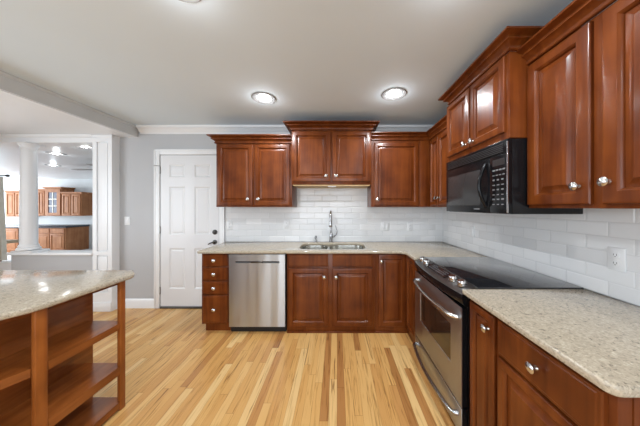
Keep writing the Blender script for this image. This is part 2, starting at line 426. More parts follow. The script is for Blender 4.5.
struct('ceiling_far', bm, 'trim', 'white ceiling of the far room, sloping up at the left', 'ceiling', smooth=0)

struct('wall_nook', bx(-7.0, -5.38, 3.29, 3.37, 0, 2.31), 'trim', 'white wall behind the cream curtain', 'wall', smooth=0)
# back-wall door
d = obj('door_1', BM(), 'doorp'); 
tag(d, 'white six panel door in the grey wall', 'door', kind='structure')
bm = BM()
xs = [-2.39, -2.281, -2.068, -1.927, -1.714, -1.578]
xs = [-2.39, -2.275, -2.055, -1.935, -1.715, -1.60]
zs = [0.025, 0.26, 0.813, 0.992, 1.648, 1.77, 1.95, 2.07]
yf = YB-0.012
for i in range(5):
    for k in range(7):
        x0, x1, z0, z1 = xs[i], xs[i+1], zs[k], zs[k+1]
        if i in (1, 3) and k in (1, 3, 5):
            rings_panel(bm, x0, x1, z0, z1, [(0, yf), (0.006, yf+0.002), (0.018, yf+0.010), (0.026, yf+0.010), (0.045, yf+0.004)])
        else:
            bm.faces.new([bm.verts.new(c) for c in ((x0, yf, z0), (x1, yf, z0), (x1, yf, z1), (x0, yf, z1))])
bmesh.ops.remove_doubles(bm, verts=bm.verts, dist=1e-4)
bmesh.ops.recalc_face_normals(bm, faces=bm.faces)
for f in bm.faces:
    pass
me = d.data; bm.to_mesh(me); bm.free(); me.shade_flat()
F1 = Matrix.Translation((-1.652, yf, 1.03)) @ FRONT
obj('deadbolt', lathe(BM(), [(0.033, 0), (0.033, 0.008), (0.026, 0.016), (0.012, 0.018), (0.012, 0.03), (0, 0.03)], 24, F1), 'darkmetal', d)
bm = lathe(BM(), [(0.03, 0), (0.03, 0.008), (0.012, 0.012), (0.011, 0.045), (0, 0.047)], 24, Matrix.Translation((-1.652, yf, 0.895)) @ FRONT)
tube(bm, [(-1.652, yf-0.042, 0.895), (-1.675, yf-0.044, 0.893), (-1.70, yf-0.044, 0.884), (-1.72, yf-0.04, 0.870)], [0.010, 0.009, 0.008, 0.007])
obj('door_handle', bm, 'darkmetal', d)
for z in (1.87, 1.06, 0.24):
    bm = bx(-2.402, -2.386, yf-0.006, yf+0.002, z-0.045, z+0.045, 0.002)
    lathe(bm, [(0.006, -0.05), (0.006, 0.05)], 10, Matrix.Translation((-2.394, yf-0.007, z)))
    obj('hinge', bm, 'can', d)
bm = tube(BM(), [(-2.394, yf-0.008, 1.925), (-2.43, yf-0.03, 1.925), (-2.465, yf-0.026, 1.925)], 0.005, 8)
obj('door_stop', bm, 'can', d)
bm = BM()
CAS = [(0, 0), (0.0, 0.018), (0.012, 0.022), (0.06, 0.016), (0.072, 0.010), (0.072, 0)]
def casing(bm, x0, x1, z1, wd):
    box(bm, x0-wd, x0, YB-0.022, YB-0.001, 0, z1+wd, 0.004); box(bm, x1, x1+wd, YB-0.022, YB-0.001, 0, z1+wd, 0.004)
    box(bm, x0, x1, YB-0.022, YB-0.001, z1, z1+wd, 0.004)
    box(bm, x0-wd-0.004, x0-wd+0.014, YB-0.028, YB-0.001, 0, z1+wd+0.004, 0.004)
    box(bm, x1+wd-0.014, x1+wd+0.004, YB-0.028, YB-0.001, 0, z1+wd+0.004, 0.004)
    box(bm, x0-wd-0.004, x1+wd+0.004, YB-0.028, YB-0.001, z1+wd-0.014, z1+wd+0.004, 0.004)
casing(bm, -2.398, -1.592, 2.078, 0.068)
struct('trim_door', bm, 'trim', 'white casing around the six panel door', 'trim')
struct('trim_threshold', bx(-2.39, -1.60, YB-0.03, YB-0.001, 0.0, 0.02, 0.004), 'darkmetal', 'dark threshold under the white door', 'threshold')

# tiled backsplashes (real thin tile layers on the walls)
struct('backsplash_back', bx(-1.515, 1.43, YB-0.010, YB-0.0005, 0.901, 1.66), 'tile_x', 'white subway tile backsplash behind the sink', 'backsplash', smooth=0)
struct('backsplash_right', bx(XR-0.010, XR-0.0005, 0.0, YB-0.011, 0.901, 1.40), 'tile_y', 'white subway tile backsplash behind the range', 'backsplash', smooth=0)

# windows (behind / beside the camera and far room)
def window(name, fixed, horiz0, horiz1, z0, z1, axis, label):
    bm = BM(); t = 0.05; n = 3
    def bar(h0, h1, a, b):
        if axis == 'x': box(bm, fixed-0.03, fixed+0.03, h0, h1, a, b)
        else: box(bm, h0, h1, fixed-0.03, fixed+0.03, a, b)
    bar(horiz0, horiz1, z0, z0+t); bar(horiz0, horiz1, z1-t, z1)
    for i in range(n+1):
        c = horiz0+(horiz1-horiz0)*i/n
        bar(max(horiz0, c-t/2), min(horiz1, c+t/2), z0+t, z1-t)
    bar(horiz0, horiz1, (z0+z1)/2-0.02, (z0+z1)/2+0.02)
    struct(name, bm, 'trim', label, 'window', smooth=0)
window('window_1', -3.14, -1.9, 0.7, 0.5, 2.2, 'y', 'wide white window behind the camera')
window('window_2', -4.66, -1.0, 1.6, 0.55, 2.15, 'x', 'white window of the breakfast area')
window('window_3', -12.04, 3.7, 6.3, 0.5, 2.25, 'x', 'window in the left wall of the far room')

# ------------------------------------------------------------------ recessed lights
def lamp(x, y, z, label, group, watts, spill):
    t = thing('recessed_light', label, 'ceiling light', (x, y, z), 0, group)
    obj('trim_ring', lathe(BM(), [(0.078, 0.0), (0.116, -0.001), (0.119, -0.005), (0.112, -0.011), (0.092, -0.008), (0.074, 0.006), (0.072, 0.012)], 36, cap=False), 'lampring', t)
    obj('lamp_can', lathe(BM(), [(0.0715, 0.002), (0.0715, 0.08), (0, 0.08)], 36, cap=False), 'can', t)
    obj('bulb', lathe(BM(), [(0.0, -0.018), (0.025, -0.014), (0.038, -0.004), (0.044, 0.015), (0.03, 0.05), (0, 0.06)], 28, cap=False), 'lamp', t)
    for nm, typ, e in (('recessed_lamp', 'SPOT', watts), ('recessed_lamp_spill', 'POINT', spill)):
        if not e: continue
        l = bpy.data.lights.new(nm, typ); l.energy = e; l.color = (0.93, 0.98, 1.03); l.shadow_soft_size = 0.04
        if typ == 'SPOT': l.spot_size = math.radians(165); l.spot_blend = 0.6
        o = bpy.data.objects.new(nm, l); C.objects.link(o); o.parent = t; o.location = (0, 0, -0.04 if typ == 'SPOT' else -0.09)
    return t
LL = ['recessed ceiling light in front of the sink wall, left one', 'recessed ceiling light in front of the sink wall, right one nearer the range',
      'recessed ceiling light over the island edge, nearer the camera', 'recessed ceiling light over the range aisle, nearer the camera',
      'recessed ceiling light behind the camera on the left', 'recessed ceiling light behind the camera on the right']
for (x, y), l in zip(LAMPS, LL): lamp(x, y, H, l, 'recessed lights in the kitchen ceiling', 36, 1.3)
FL = ['recessed light in the far room next to the white pilaster', 'recessed light in the far room midway between column and pilaster',
      'recessed light in the far room above the cabinets, deepest of the three']
for (x, y), l in zip(FARLAMPS, FL): lamp(x, y, 2.30, l, 'recessed lights in the far room', 0, 0.9)

# ------------------------------------------------------------------ cabinets
def knob(parent, x, y, z, name='knob', s=1.12):
    m = Matrix.Translation((x, y, z)) @ FRONT
    return obj(name, lathe(BM(), [(0.009*s, 0), (0.008*s, 0.004), (0.006*s, 0.008), (0.006*s, 0.013), (0.011*s, 0.017), (0.0165*s, 0.021), (0.017*s, 0.026), (0.012*s, 0.030), (0, 0.0315*s)], 20, m), 'nickel', parent)
def door(parent, x0, x1, z0, z1, yf, kn=None, fr=0.055, mat='wood', name='door', t=0.02):
    """raised panel door lying on the face y=yf, facing -y"""
    y = yf-t
    fr = min(fr, (x1-x0)*0.24)
    o = obj(name, rings_panel(BM(), x0, x1, z0, z1, [(0, yf-0.001), (0, y+0.006), (0.003, y+0.002), (0.008, y), (fr-0.016, y), (fr-0.012, y-0.0015), (fr-0.007, y+0.003), (fr-0.002, y+0.008), (fr, y+0.015)], cap=False, back=True), mat, parent, 30)
    obj('raised_panel', rings_panel(BM(), x0, x1, z0, z1, [(fr-0.001, y+0.016), (fr+0.005, y+0.015), (fr+min(0.032, (x1-x0)*0.1), y+0.003), (fr+min(0.034, (x1-x0)*0.11), y+0.001)]), mat, o, 30)
    if kn: knob(o, kn[0], y, kn[1])
    return o
def drawer(parent, x0, x1, z0, z1, yf, kn=True, mat='wood', name='drawer', t=0.02):
    y = yf-t
    o = obj(name, rings_panel(BM(), x0, x1, z0, z1, [(0, yf-0.001), (0, y+0.007), (0.004, y+0.003), (0.012, y+0.003), (0.016, y)], back=True), mat, parent, 30)
    if kn: knob(o, (x0+x1)/2, y, (z0+z1)/2)
    return o
CC = [(0, 0), (0.012, 0), (0.016, 0.004), (0.016, 0.013), (0.009, 0.017), (0.011, 0.024), (0.020, 0.034), (0.036, 0.043), (0.042, 0.045), (0.042, 0.052), (0.034, 0.056), (0.040, 0.063), (0.054, 0.068), (0.060, 0.070), (0.070, 0.073), (0.070, 0.084), (0, 0.084)]
def crown(parent, path, z, hh=0.084, out=0.07):
    return obj('crown_molding', sweep(BM(), path, [(o*out/0.07, z+h*hh/0.084) for o, h in CC], 1), 'wood', parent, 25)

# --- upper cabinets on the back wall (local: x right, front faces -y, origin at the wall, bottom left)
t = thing('wall_cabinet', 'two door cherry wall cabinet right of the white door', 'cabinet', (-1.46, YB-0.011, 1.37))
W, D, HH = 0.915, 0.31, 0.765
obj('body', bx(0, W, -D, 0, 0, HH, 0.002), 'wood', t)
door(t, 0.022, 0.445, 0.018, 0.755, -D, (0.395, 0.095)); door(t, 0.468, 0.893, 0.018, 0.755, -D, (0.518, 0.095))
crown(t, [(0, 0), (0, -D), (W, -D)], HH, 0.09, 0.075)
t = thing('wall_cabinet', 'raised two door cherry wall cabinet above the sink', 'cabinet', (-0.54, YB-0.011, 1.633))
W, D, HH = 0.95, 0.37, 0.643
obj('body', bx(0.004, W-0.004, -D, 0, 0, HH, 0.002), 'wood', t)
door(t, 0.02, 0.462, 0.035, 0.625, -D, (0.415, 0.10)); door(t, 0.486, 0.93, 0.035, 0.625, -D, (0.535, 0.10))
obj('bottom_panel', bx(0.02, W-0.02, -D+0.004, -0.002, -0.010, 0.0), plain('pale_birch', (0.55, 0.38, 0.18), 0.5), t)
obj('under_light', bx(0.43, 0.53, -D+0.02, -D+0.06, -0.024, -0.010, 0.003), 'plastic', t)
crown(t, [(0.004, 0), (0.004, -D), (W-0.004, -D), (W-0.004, 0)], HH, 0.08, 0.085)
# corner unit: L-shaped
t = thing('corner_wall_cabinet', 'L shaped cherry wall cabinet in the corner left of the microwave', 'cabinet', (0.412, YB-0.011, 1.37))
xr = XR-0.011-0.412; xf = 1.12-0.412; D = 0.31; HH = 0.805; ye = -(YB-0.011-1.94)
bm = flat_poly([(0, 0), (0, -D), (xf, -D), (xf, ye), (xr, ye), (xr, 0)], [], 0, HH, 0)
obj('body', bm, 'wood', t)
door(t, 0.035, 0.57, 0.018, 0.775, -D, (0.07, 0.09))
obj('filler_strip', bx(0.585, xf-0.002, -D-0.008, -D, 0.0, HH-0.001, 0.002), 'wood', t)
def sub_right(parent, x0, x1, z0, z1, xface, kn, name='door'):
    """door on a face that looks to -x, given by its y range (x0=y far, x1=y near), local to parent"""
    o = door(parent, 0, x0-x1, 0, z1-z0, 0, kn, name=name)
    o.location = (xface, x0, z0); o.rotation_euler = (0, 0, RIGHT)
    return o
sub_right(t, -D-0.045, -D-0.245, 0.018, 0.775, xf, (0.175, 0.085))
sub_right(t, -D-0.255, ye+0.012, 0.018, 0.775, xf, (0.03, 0.085))
crown(t, [(0, -D), (xf, -D), (xf, ye)], HH, 0.082)
# --- upper cabinets on the right wall
yw = XR-0.011
t = thing('wall_cabinet', 'two door cherry wall cabinet directly above the microwave', 'cabinet', (yw, 1.930, 1.772), RIGHT)
W, D, HH = 0.692, yw-1.0, 0.50
obj('body', bx(0, W, -D, 0, 0, HH, 0.002), 'wood', t)
door(t, 0.012, 0.332, 0.04, 0.49, -D, (0.297, 0.075), fr=0.05); door(t, 0.350, 0.668, 0.04, 0.49, -D, (0.386, 0.075), fr=0.05)
crown(t, [(0.045, -0.34), (0.045, -D), (W, -D), (W, -0.1)], HH, 0.082, 0.075)
t = thing('wall_cabinet', 'tall two door cherry wall cabinet nearest the camera, right of the microwave', 'cabinet', (yw, 1.237, 1.364), RIGHT)
W, D, HH = 0.70, yw-1.11, 0.825
obj('body', bx(0, W, -D, 0, 0, HH, 0.002), 'wood', t)
door(t, 0.006, 0.312, 0.018, 0.81, -D, (0.270, 0.10), fr=0.062); door(t, 0.354, 0.69, 0.018, 0.81, -D, (0.378, 0.108), fr=0.062)
crown(t, [(0, -D), (W, -D)], HH, 0.085, 0.075)

# --- base cabinets, back run
yb = YB-0.011; D = yb-2.335
t = thing('base_cabinet', 'narrow cherry base cabinet with four drawers left of the dishwasher', 'cabinet', (-1.475, yb, 0))
W = 0.295
bm = bx(0, W, -D, 0, 0.095, 0.868, 0.002); box(bm, 0.02, W, -D+0.04, 0, 0, 0.095)
obj('body', bm, 'wood', t)
for z0, z1 in ((0.728, 0.858), (0.577, 0.714), (0.425, 0.563), (0.115, 0.411)): drawer(t, 0.014, W-0.006, z0, z1, -D)
t = thing('base_cabinet', 'two door cherry sink base cabinet right of the dishwasher', 'cabinet', (-0.545, yb, 0))
W = 0.958
bm = bx(0, W, -D, -D+0.02, 0.0, 0.868, 0.001); box(bm, 0, 0.018, -D+0.02, 0, 0, 0.868); box(bm, W-0.018, W, -D+0.02, 0, 0, 0.868)
box(bm, 0.018, W-0.018, -D+0.02, 0, 0.08, 0.1); box(bm, 0.018, W-0.018, -0.012, 0, 0.1, 0.868)
obj('body', bm, 'wood', t)
for x0, x1, kx in ((0.016, 0.448, 0.408), (0.496, 0.93, 0.536)):
    drawer(t, x0, x1, 0.722, 0.858, -D, False, name='false_drawer_front')
    door(t, x0, x1, 0.075, 0.705, -D, (kx, 0.615), fr=0.06)
obj('shoe_molding', bx(0, W, -D-0.014, -D, 0, 0.018, 0.005), 'wood', t)
t = thing('corner_base_cabinet', 'L shaped cherry base cabinet in the corner left of the range', 'cabinet', (0.4135, yb, 0))
xf = 0.765-0.4135; xr = XR-0.011-0.4135; ye = -(yb-1.99)
obj('body', flat_poly([(0, 0), (0, -D), (xf, -D), (xf, ye), (xr, ye), (xr, 0)], [], 0.0, 0.868), 'wood', t)
door(t, 0.036, xf-0.012, 0.075, 0.858, -D, (0.066, 0.785), fr=0.06)
sub_right(t, -D-0.022, ye+0.03, 0.075, 0.858, xf, None)
obj('shoe_molding', bx(0, xf, -D-0.014, -D, 0, 0.018, 0.005), 'wood', t)
# --- base cabinets, right run
Dr = yw-0.765
t = thing('base_cabinet', 'narrow one door cherry base cabinet against the near side of the range', 'cabinet', (yw, 1.228, 0), RIGHT)
W = 0.22
bm = bx(0, W, -Dr, 0, 0.095, 0.868, 0.002); box(bm, 0, W, -Dr+0.05, 0, 0, 0.095)
obj('body', bm, 'wood', t)
door(t, 0.022, 0.207, 0.11, 0.842, -Dr, (0.172, 0.771), fr=0.05)
t = thing('base_cabinet', 'wide cherry base cabinet with drawer nearest the camera', 'cabinet', (yw, 1.007, 0), RIGHT)
W = 0.424
bm = bx(0, W, -Dr, 0, 0.095, 0.868, 0.002); box(bm, 0, W, -Dr+0.05, 0, 0, 0.095)
obj('body', bm, 'wood', t)
drawer(t, 0.008, 0.404, 0.688, 0.848, -Dr)
door(t, 0.008, 0.404, 0.11, 0.674, -Dr, (0.37, 0.60), fr=0.045)
obj('end_panel', bx(W, W+0.004, -Dr+0.04, -0.002, 0.095, 0.866, 0.001), 'wood', t)

# ------------------------------------------------------------------ countertops
def arc(cx, cy, r, a0, a1, n=6): return [(cx+r*math.cos(math.radians(a0+(a1-a0)*i/n)), cy+r*math.sin(math.radians(a0+(a1-a0)*i/n))) for i in range(n+1)]
hole = rrect(-0.44, 0.335, 2.39, 2.815, 0.12)
outer = [(-1.505, yb), (-1.505, 2.31)] + arc(-1.485, 2.31, 0.02, 180, 270, 3) + [(-1.485, 2.29)] + arc(0.66, 2.23, 0.06, 90, 0) + [(0.72, 1.992), (yw, 1.992), (yw, yb)]
def clean(l):
    r = []
    for p in l:
        if not r or (abs(p[0]-r[-1][0])+abs(p[1]-r[-1][1])) > 1e-4: r.append(p)
    return r
tag(obj('countertop', flat_poly(clean(outer), [hole], 0.869, 0.90, 0.008), 'granite'), 'beige speckled L shaped countertop around the sink', 'countertop')
o2 = [(0.72, 1.229), (0.72, 0.595)] + arc(0.75, 0.586, 0.03, 180, 270, 5) + [(yw, 0.556), (yw, 1.229)]
tag(obj('countertop', flat_poly(clean(o2), [], 0.869, 0.90, 0.009), 'granite'), 'short beige speckled countertop right of the range', 'countertop')

# ------------------------------------------------------------------ sink, faucet
t = thing('sink', 'double bowl stainless sink set under the countertop', 'sink', (0, 0, 0.866))
b1 = rrect(-0.43, -0.115, 2.40, 2.80, 0.10); b2 = rrect(-0.085, 0.325, 2.395, 2.805, 0.11)
obj('rim', flat_poly(rrect(-0.465, 0.36, 2.37, 2.832, 0.11), [b1, b2], -0.002, 0.002), 'sinksteel', t)
for lp, dep in ((b1, 0.16), (b2, 0.19)):
    bm = BM(); cx = sum(p[0] for p in lp)/len(lp); cy = sum(p[1] for p in lp)/len(lp); rs = []
    for s, z in ((1, 0.002), (0.985, -0.03), (0.96, -dep+0.03), (0.93, -dep+0.008), (0.86, -dep), (0.14, -dep-0.004)):
        rs.append([bm.verts.new((cx+(p[0]-cx)*s, cy+(p[1]-cy)*s, z)) for p in lp])
    for a, b in zip(rs, rs[1:]):
        for i in range(len(lp)):
            j = (i+1) % len(lp); bm.faces.new((a[i], a[j], b[j], b[i]))
    bm.faces.new(rs[-1])
    bo = obj('bowl', bm, 'sinksteel', t)
    obj('drain', lathe(BM(), [(0.0, -dep+0.002), (0.03, -dep+0.001), (0.045, -dep+0.006), (0.05, -dep+0.001)], 24, Matrix.Translation((cx, cy, 0)), cap=False), 'chrome', bo)
t = thing('faucet', 'tall gooseneck pull down faucet behind the sink', 'faucet', (-0.08, 2.862, 0.90))
obj('base', lathe(BM(), [(0.030, 0), (0.030, 0.008), (0.024, 0.014), (0.022, 0.05), (0.024, 0.075), (0.022, 0.11), (0.016, 0.125), (0.0135, 0.13)], 24), 'chrome', t)
pts = [(0, 0, 0.12), (0, 0, 0.22), (0, 0, 0.33)] + [(0, -0.085+0.085*math.cos(math.radians(a)), 0.33+0.085*math.sin(math.radians(a))) for a in range(20, 181, 20)] + [(0, -0.172, 0.30), (0, -0.174, 0.29)]
obj('spout', tube(BM(), pts, 0.0125, 14), 'chrome', t)
obj('spray_head', lathe(BM(), [(0.013, 0.30), (0.016, 0.285), (0.019, 0.25), (0.021, 0.225), (0.018, 0.22), (0, 0.22)], 20, Matrix.Translation((0, -0.175, 0))), 'chrome', t)
obj('handle', tube(BM(), [(0.015, -0.005, 0.07), (0.04, -0.01, 0.075), (0.068, -0.015, 0.105), (0.075, -0.016, 0.15), (0.068, -0.014, 0.19), (0.056, -0.012, 0.225)], [0.010, 0.009, 0.008, 0.0065, 0.005, 0.004], 12), 'chrome', t)
t = thing('soap_dispenser', 'small chrome soap dispenser left of the faucet', 'soap dispenser', (-0.285, 2.86, 0.90))
obj('base', lathe(BM(), [(0.022, 0), (0.022, 0.006), (0.014, 0.012), (0.013, 0.03), (0.008, 0.035), (0.008, 0.055)], 20), 'chrome', t)
bm = lathe(BM(), [(0.015, 0.055), (0.016, 0.07), (0.010, 0.085), (0, 0.088)], 20); tube(bm, [(0, 0, 0.068), (0, -0.05, 0.07), (0, -0.075, 0.06)], 0.006, 10)
obj('pump_head', bm, 'chrome', t)

# ------------------------------------------------------------------ dishwasher
t = thing('dishwasher', 'stainless steel dishwasher between the drawers and the sink cabinet', 'dishwasher', (-1.176, yb, 0))
W = 0.627
obj('tub', bx(0.008, W-0.008, -D+0.005, 0, 0.10, 0.862), 'matblack', t)
obj('toe_panel', bx(0.01, W-0.01, -D+0.02, -0.02, 0.0, 0.09, 0.002), 'matblack', t)
bm = BM(); yd = -D-0.028
# door skin with a pocket handle
xs = [0.012, 0.075, 0.555, W-0.012]; zs = [0.078, 0.765, 0.787, 0.858]
for i in range(3):
    for k in range(3):
        if i == 1 and k == 1: rings_panel(bm, xs[1], xs[2], zs[1], zs[2], [(0, yd), (0.002, yd+0.004), (0.003, yd+0.026)])
        else: bm.faces.new([bm.verts.new(c) for c in ((xs[i], yd, zs[k]), (xs[i+1], yd, zs[k]), (xs[i+1], yd, zs[k+1]), (xs[i], yd, zs[k+1]))])
bmesh.ops.remove_doubles(bm, verts=bm.verts, dist=1e-5)
bo = [e for e in bm.edges if len(e.link_faces) == 1]
r = bmesh.ops.extrude_edge_only(bm, edges=bo)
nv = [g for g in r['geom'] if isinstance(g, bmesh.types.BMVert)]
bmesh.ops.translate(bm, vec=(0, 0.03, 0), verts=nv)
dw = obj('door', bm, 'steel', t, 30)
obj('recess_shade', bx(0.079, 0.551, yd+0.012, yd+0.0255, 0.769, 0.783), 'slot', dw)  # dark insert standing in for the shade inside the pocket
obj('handle_grip', bx(0.245, 0.375, yd-0.004, yd+0.012, 0.765, 0.786, 0.004), 'darkmetal', dw)
obj('gap_shade', bx(0.008, W-0.008, -D-0.012, -D+0.005, 0.859, 0.866), 'matblack', t)  # black strip painting the shade of the gap above the door

# ------------------------------------------------------------------ range (local: x 0..0.75 from far to near, front -y)
t = thing('range', 'stainless slide in electric range with black glass top', 'stove', (yw-0.001, 1.985, 0), RIGHT)
W = 0.750; yF = -(yw-0.001-0.757)         # body front
obj('body', bx(0.002, W-0.002, yF+0.002, -0.012, 0.03, 0.888, 0.003), 'black', t)
for x in (0.05, W-0.05):
    for y in (yF+0.06, -0.07):
        obj('leg', lathe(BM(), [(0.018, 0), (0.018, 0.006), (0.01, 0.01), (0.01, 0.032)], 12, Matrix.Translation((x, y, 0))), 'matblack', t)
obj('cooktop', bx(-0.003, W+0.003, -0.615, -0.006, 0.888, 0.9065, 0.003), 'glassblack', t)
bm = BM(); bm2 = BM(); n = 16
def bulge(x): return 0.03*(1-(2*x/W-1)**2)
rows = []; rows2 = []
for i in range(n+1):
    x = W*i/n; b = bulge(x)
    rows.append([bm.verts.new((x, y, z)) for y, z in ((-0.612, 0.905), (-0.63, 0.906), (-0.68-b, 0.882), (-0.700-b, 0.872), (-0.706-b, 0.864), (-0.60, 0.862))])
    rows2.append([bm2.verts.new((x, y, z)) for y, z in ((-0.60, 0.8615), (-0.705-b, 0.8615), (-0.708-b, 0.845), (-0.70-b*0.9, 0.81), (-0.684-b*0.6, 0.79), (-0.60, 0.79))])
for m_, rw in ((bm, rows), (bm2, rows2)):
    for a, b in zip(rw, rw[1:]):
        for k in range(6): m_.faces.new((a[k], a[(k+1) % 6], b[(k+1) % 6], b[k]))
    m_.faces.new(rw[0]); m_.faces.new(rw[-1])
cp = obj('control_panel', bm, 'reflectsteel', t)
obj('control_apron', bm2, 'black', t)
tilt = math.atan2(0.024, 0.09)
def onpanel(x, v):                         # v: 0 back .. 1 front on the sloping face
    y = -0.632-(0.05+bulge(x))*v
    return Matrix.Translation((x, y, 0.9065-0.025*v)) @ Matrix.Rotation(tilt, 4, 'X')
for x in (0.075, 0.165, 0.585, 0.675):
    kb = obj('control_knob', lathe(BM(), [(0.029, 0), (0.028, 0.005), (0.024, 0.007), (0.023, 0.026), (0.020, 0.030), (0, 0.031)], 24, onpanel(x, 0.5)), 'nickel', cp)
bm = BM(); box(bm, -0.15, 0.15, -0.036, 0.036, -0.001, 0.0025); bmesh.ops.transform(bm, matrix=onpanel(0.375, 0.42), verts=bm.verts)
dsp = obj('display', bm, 'glassblack', cp)
bm = BM()
for i in range(9):
    for k in range(3):
        if 3 <= i <= 5 and k == 2: continue
        box(bm, -0.11+0.026*i, -0.096+0.026*i, -0.022+0.019*k, -0.016+0.019*k, 0.0025, 0.0032)
bmesh.ops.transform(bm, matrix=onpanel(0.375, 0.42), verts=bm.verts)
obj('button_marks', bm, 'print', cp)
# oven door with window
dy = yF-0.035
bm = BM(); xs = [0.006, 0.135, 0.625, W-0.006]; zs = [0.205, 0.385, 0.63, 0.783]
for i in range(3):
    for k in range(3):
        if i == 1 and k == 1: rings_panel(bm, xs[1], xs[2], zs[1], zs[2], [(0, dy), (0.003, dy+0.003)], cap=False)
        else: bm.faces.new([bm.verts.new(c) for c in ((xs[i], dy, zs[k]), (xs[i+1], dy, zs[k]), (xs[i+1], dy, zs[k+1]), (xs[i], dy, zs[k+1]))])
bmesh.ops.remove_doubles(bm, verts=bm.verts, dist=1e-5)
bo = [e for e in bm.edges if len(e.link_faces) == 1 and all(abs(v.co.y-dy) < 1e-5 for v in e.verts)]
r = bmesh.ops.extrude_edge_only(bm, edges=bo)
bmesh.ops.translate(bm, vec=(0, 0.004, 0), verts=[g for g in r['geom'] if isinstance(g, bmesh.types.BMVert)])
od = obj('oven_door', bm, 'steel', t, 30)
obj('door_liner', bx(0.008, W-0.008, dy+0.021, yF, 0.207, 0.781), 'black', od)
obj('door_edge', bx(W-0.0085, W-0.0062, dy+0.004, dy+0.021, 0.207, 0.781), 'black', od)
obj('oven_window', bx(xs[1]-0.001, xs[2]+0.001, dy+0.003, dy+0.02, zs[1]-0.001, zs[2]+0.001), 'window_black', od)
def bow(x0, x1, z, y, out, r):
    pts = [(x0, y+0.0, z), (x0+0.004, y-0.02, z)]
    for i in range(13):
        u = i/12; pts.append((x0+0.02+(x1-x0-0.04)*u, y-0.034-out*math.sin(PI*u), z))
    pts += [(x1-0.004, y-0.02, z), (x1, y, z)]
    return tube(BM(), pts, [r*1.2]+[r]*(len(pts)-2)+[r*1.2], 12)
obj('door_handle', bow(0.05, 0.70, 0.712, dy, 0.028, 0.0125), 'nickel', od)
dr = obj('storage_drawer', bx(0.006, W-0.006, dy, dy+0.005, 0.035, 0.195, 0.002), 'steel', t)
obj('drawer_box', bx(0.008, W-0.008, dy+0.005, yF, 0.037, 0.193), 'black', dr)
obj('drawer_handle', bow(0.05, 0.70, 0.135, dy, 0.028, 0.0125), 'chrome', dr)

# ------------------------------------------------------------------ microwave
t = thing('microwave', 'black over the range microwave below the cabinets', 'microwave', (yw-0.001, 1.932, 1.328), RIGHT)
W, HM = 0.692, 0.440; mf = -(yw-0.001-1.015)
obj('body', bx(0, W, mf, 0, 0, HM, 0.004), 'black', t)
vg = obj('vent_grille', bx(0.0, W, mf-0.028, mf, 0.362, HM, 0.004), 'black', t)
bm = BM()
for i in range(5): box(bm, 0.03, W-0.03, mf-0.031, mf-0.028, 0.372+0.011*i, 0.377+0.011*i)
obj('vent_slats', bm, 'matblack', vg)
md = obj('door', bx(0.0, 0.545, mf-0.028, mf, 0.004, 0.360, 0.004), 'black', t)
obj('window_screen', bx(0.035, 0.46, mf-0.0295, mf-0.028, 0.055, 0.30, 0.0005), 'mesh_grey', md)
pts = [(0.515, mf-0.026, 0.045)] + [(0.515, mf-0.034-0.042*math.sin(PI*i/12), 0.05+0.27*i/12) for i in range(13)] + [(0.515, mf-0.026, 0.325)]
obj('door_handle', tube(BM(), pts, [0.012]+[0.011]*13+[0.012], 12), 'black', md)
obj('badge', bx(0.39, 0.45, mf-0.0292, mf-0.028, 0.024, 0.033), 'print', md)
kp = obj('control_panel', bx(0.548, W, mf-0.028, mf, 0.004, 0.360, 0.004), 'black', t)
obj('display', bx(0.575, 0.672, mf-0.0292, mf-0.028, 0.295, 0.335), 'mesh_grey', kp)
bm = BM()
for r_ in range(8):
    for c_ in range(3 if r_ > 1 else 4):
        s_ = 0.036 if r_ > 1 else 0.027
        x = 0.575+s_*c_; z = 0.265-0.03*r_
        obj('button', bx(x, x+(0.017 if r_ % 3 else 0.02), mf-0.0292, mf-0.028, z, z+(0.006 if r_ % 2 else 0.009)), 'print', kp, 0)
obj('edge_strip', bx(W-0.006, W+0.0005, mf-0.0295, mf-0.020, 0.006, 0.425, 0.002), 'chrome', t)

# ------------------------------------------------------------------ wall plates
def plate(kind, label, loc, rotz=0, gangs=1):
    t = thing('outlet' if kind == 'outlet' else 'light_switch', label, 'outlet' if kind == 'outlet' else 'light switch', loc, rotz)
    wd = 0.072+0.046*(gangs-1)
    obj('cover_plate', rings_panel(BM(), -wd/2, wd/2, -0.058, 0.058, [(0, 0), (0, -0.003), (0.004, -0.006)], back=True), 'plastic', t)
    for g in range(gangs):
        cx = (g-(gangs-1)/2)*0.046
        if kind == 'outlet':
            for dz in (-0.021, 0.021):
                s = obj('socket', lathe(BM(), [(0.016, 0), (0.016, 0.0085), (0.014, 0.009), (0, 0.009)], 20, Matrix.Translation((cx, 0, dz)) @ FRONT), 'plastic', t)
                bm = bx(cx-0.007, cx-0.005, -0.0096, -0.008, dz-0.003, dz+0.006); box(bm, cx+0.005, cx+0.007, -0.0096, -0.008, dz-0.003, dz+0.006); box(bm, cx-0.002, cx+0.002, -0.0096, -0.008, dz-0.010, dz-0.006)
                obj('slots', bm, 'slot', s)
        else:
            obj('toggle', bx(cx-0.016, cx+0.016, -0.010, -0.005, -0.033, 0.033, 0.003), 'plastic', t)
    return t
yt = YB-0.0105
plate('switch', 'white light switch on the grey wall left of the door', (-2.85, YB-0.0005, 1.18))
plate('outlet', 'white outlet on the tile between the door and the left wall cabinet', (-1.455, yt, 1.122))
plate('outlet', 'white outlet on the tile left of the soap dispenser', (-0.684, yt, 1.135))
plate('switch', 'double white switch plate on the tile right of the faucet', (0.65, yt, 1.105), 0, 2)
plate('outlet', 'white outlet on the back wall tile near the corner', (0.985, yt, 1.10))
plate('switch', 'white switch on the side wall tile below the microwave', (XR-0.0105, 2.255, 1.11), RIGHT)
plate('outlet', 'white outlet on the side wall tile above the short countertop', (XR-0.0105, 1.093, 1.104), RIGHT)

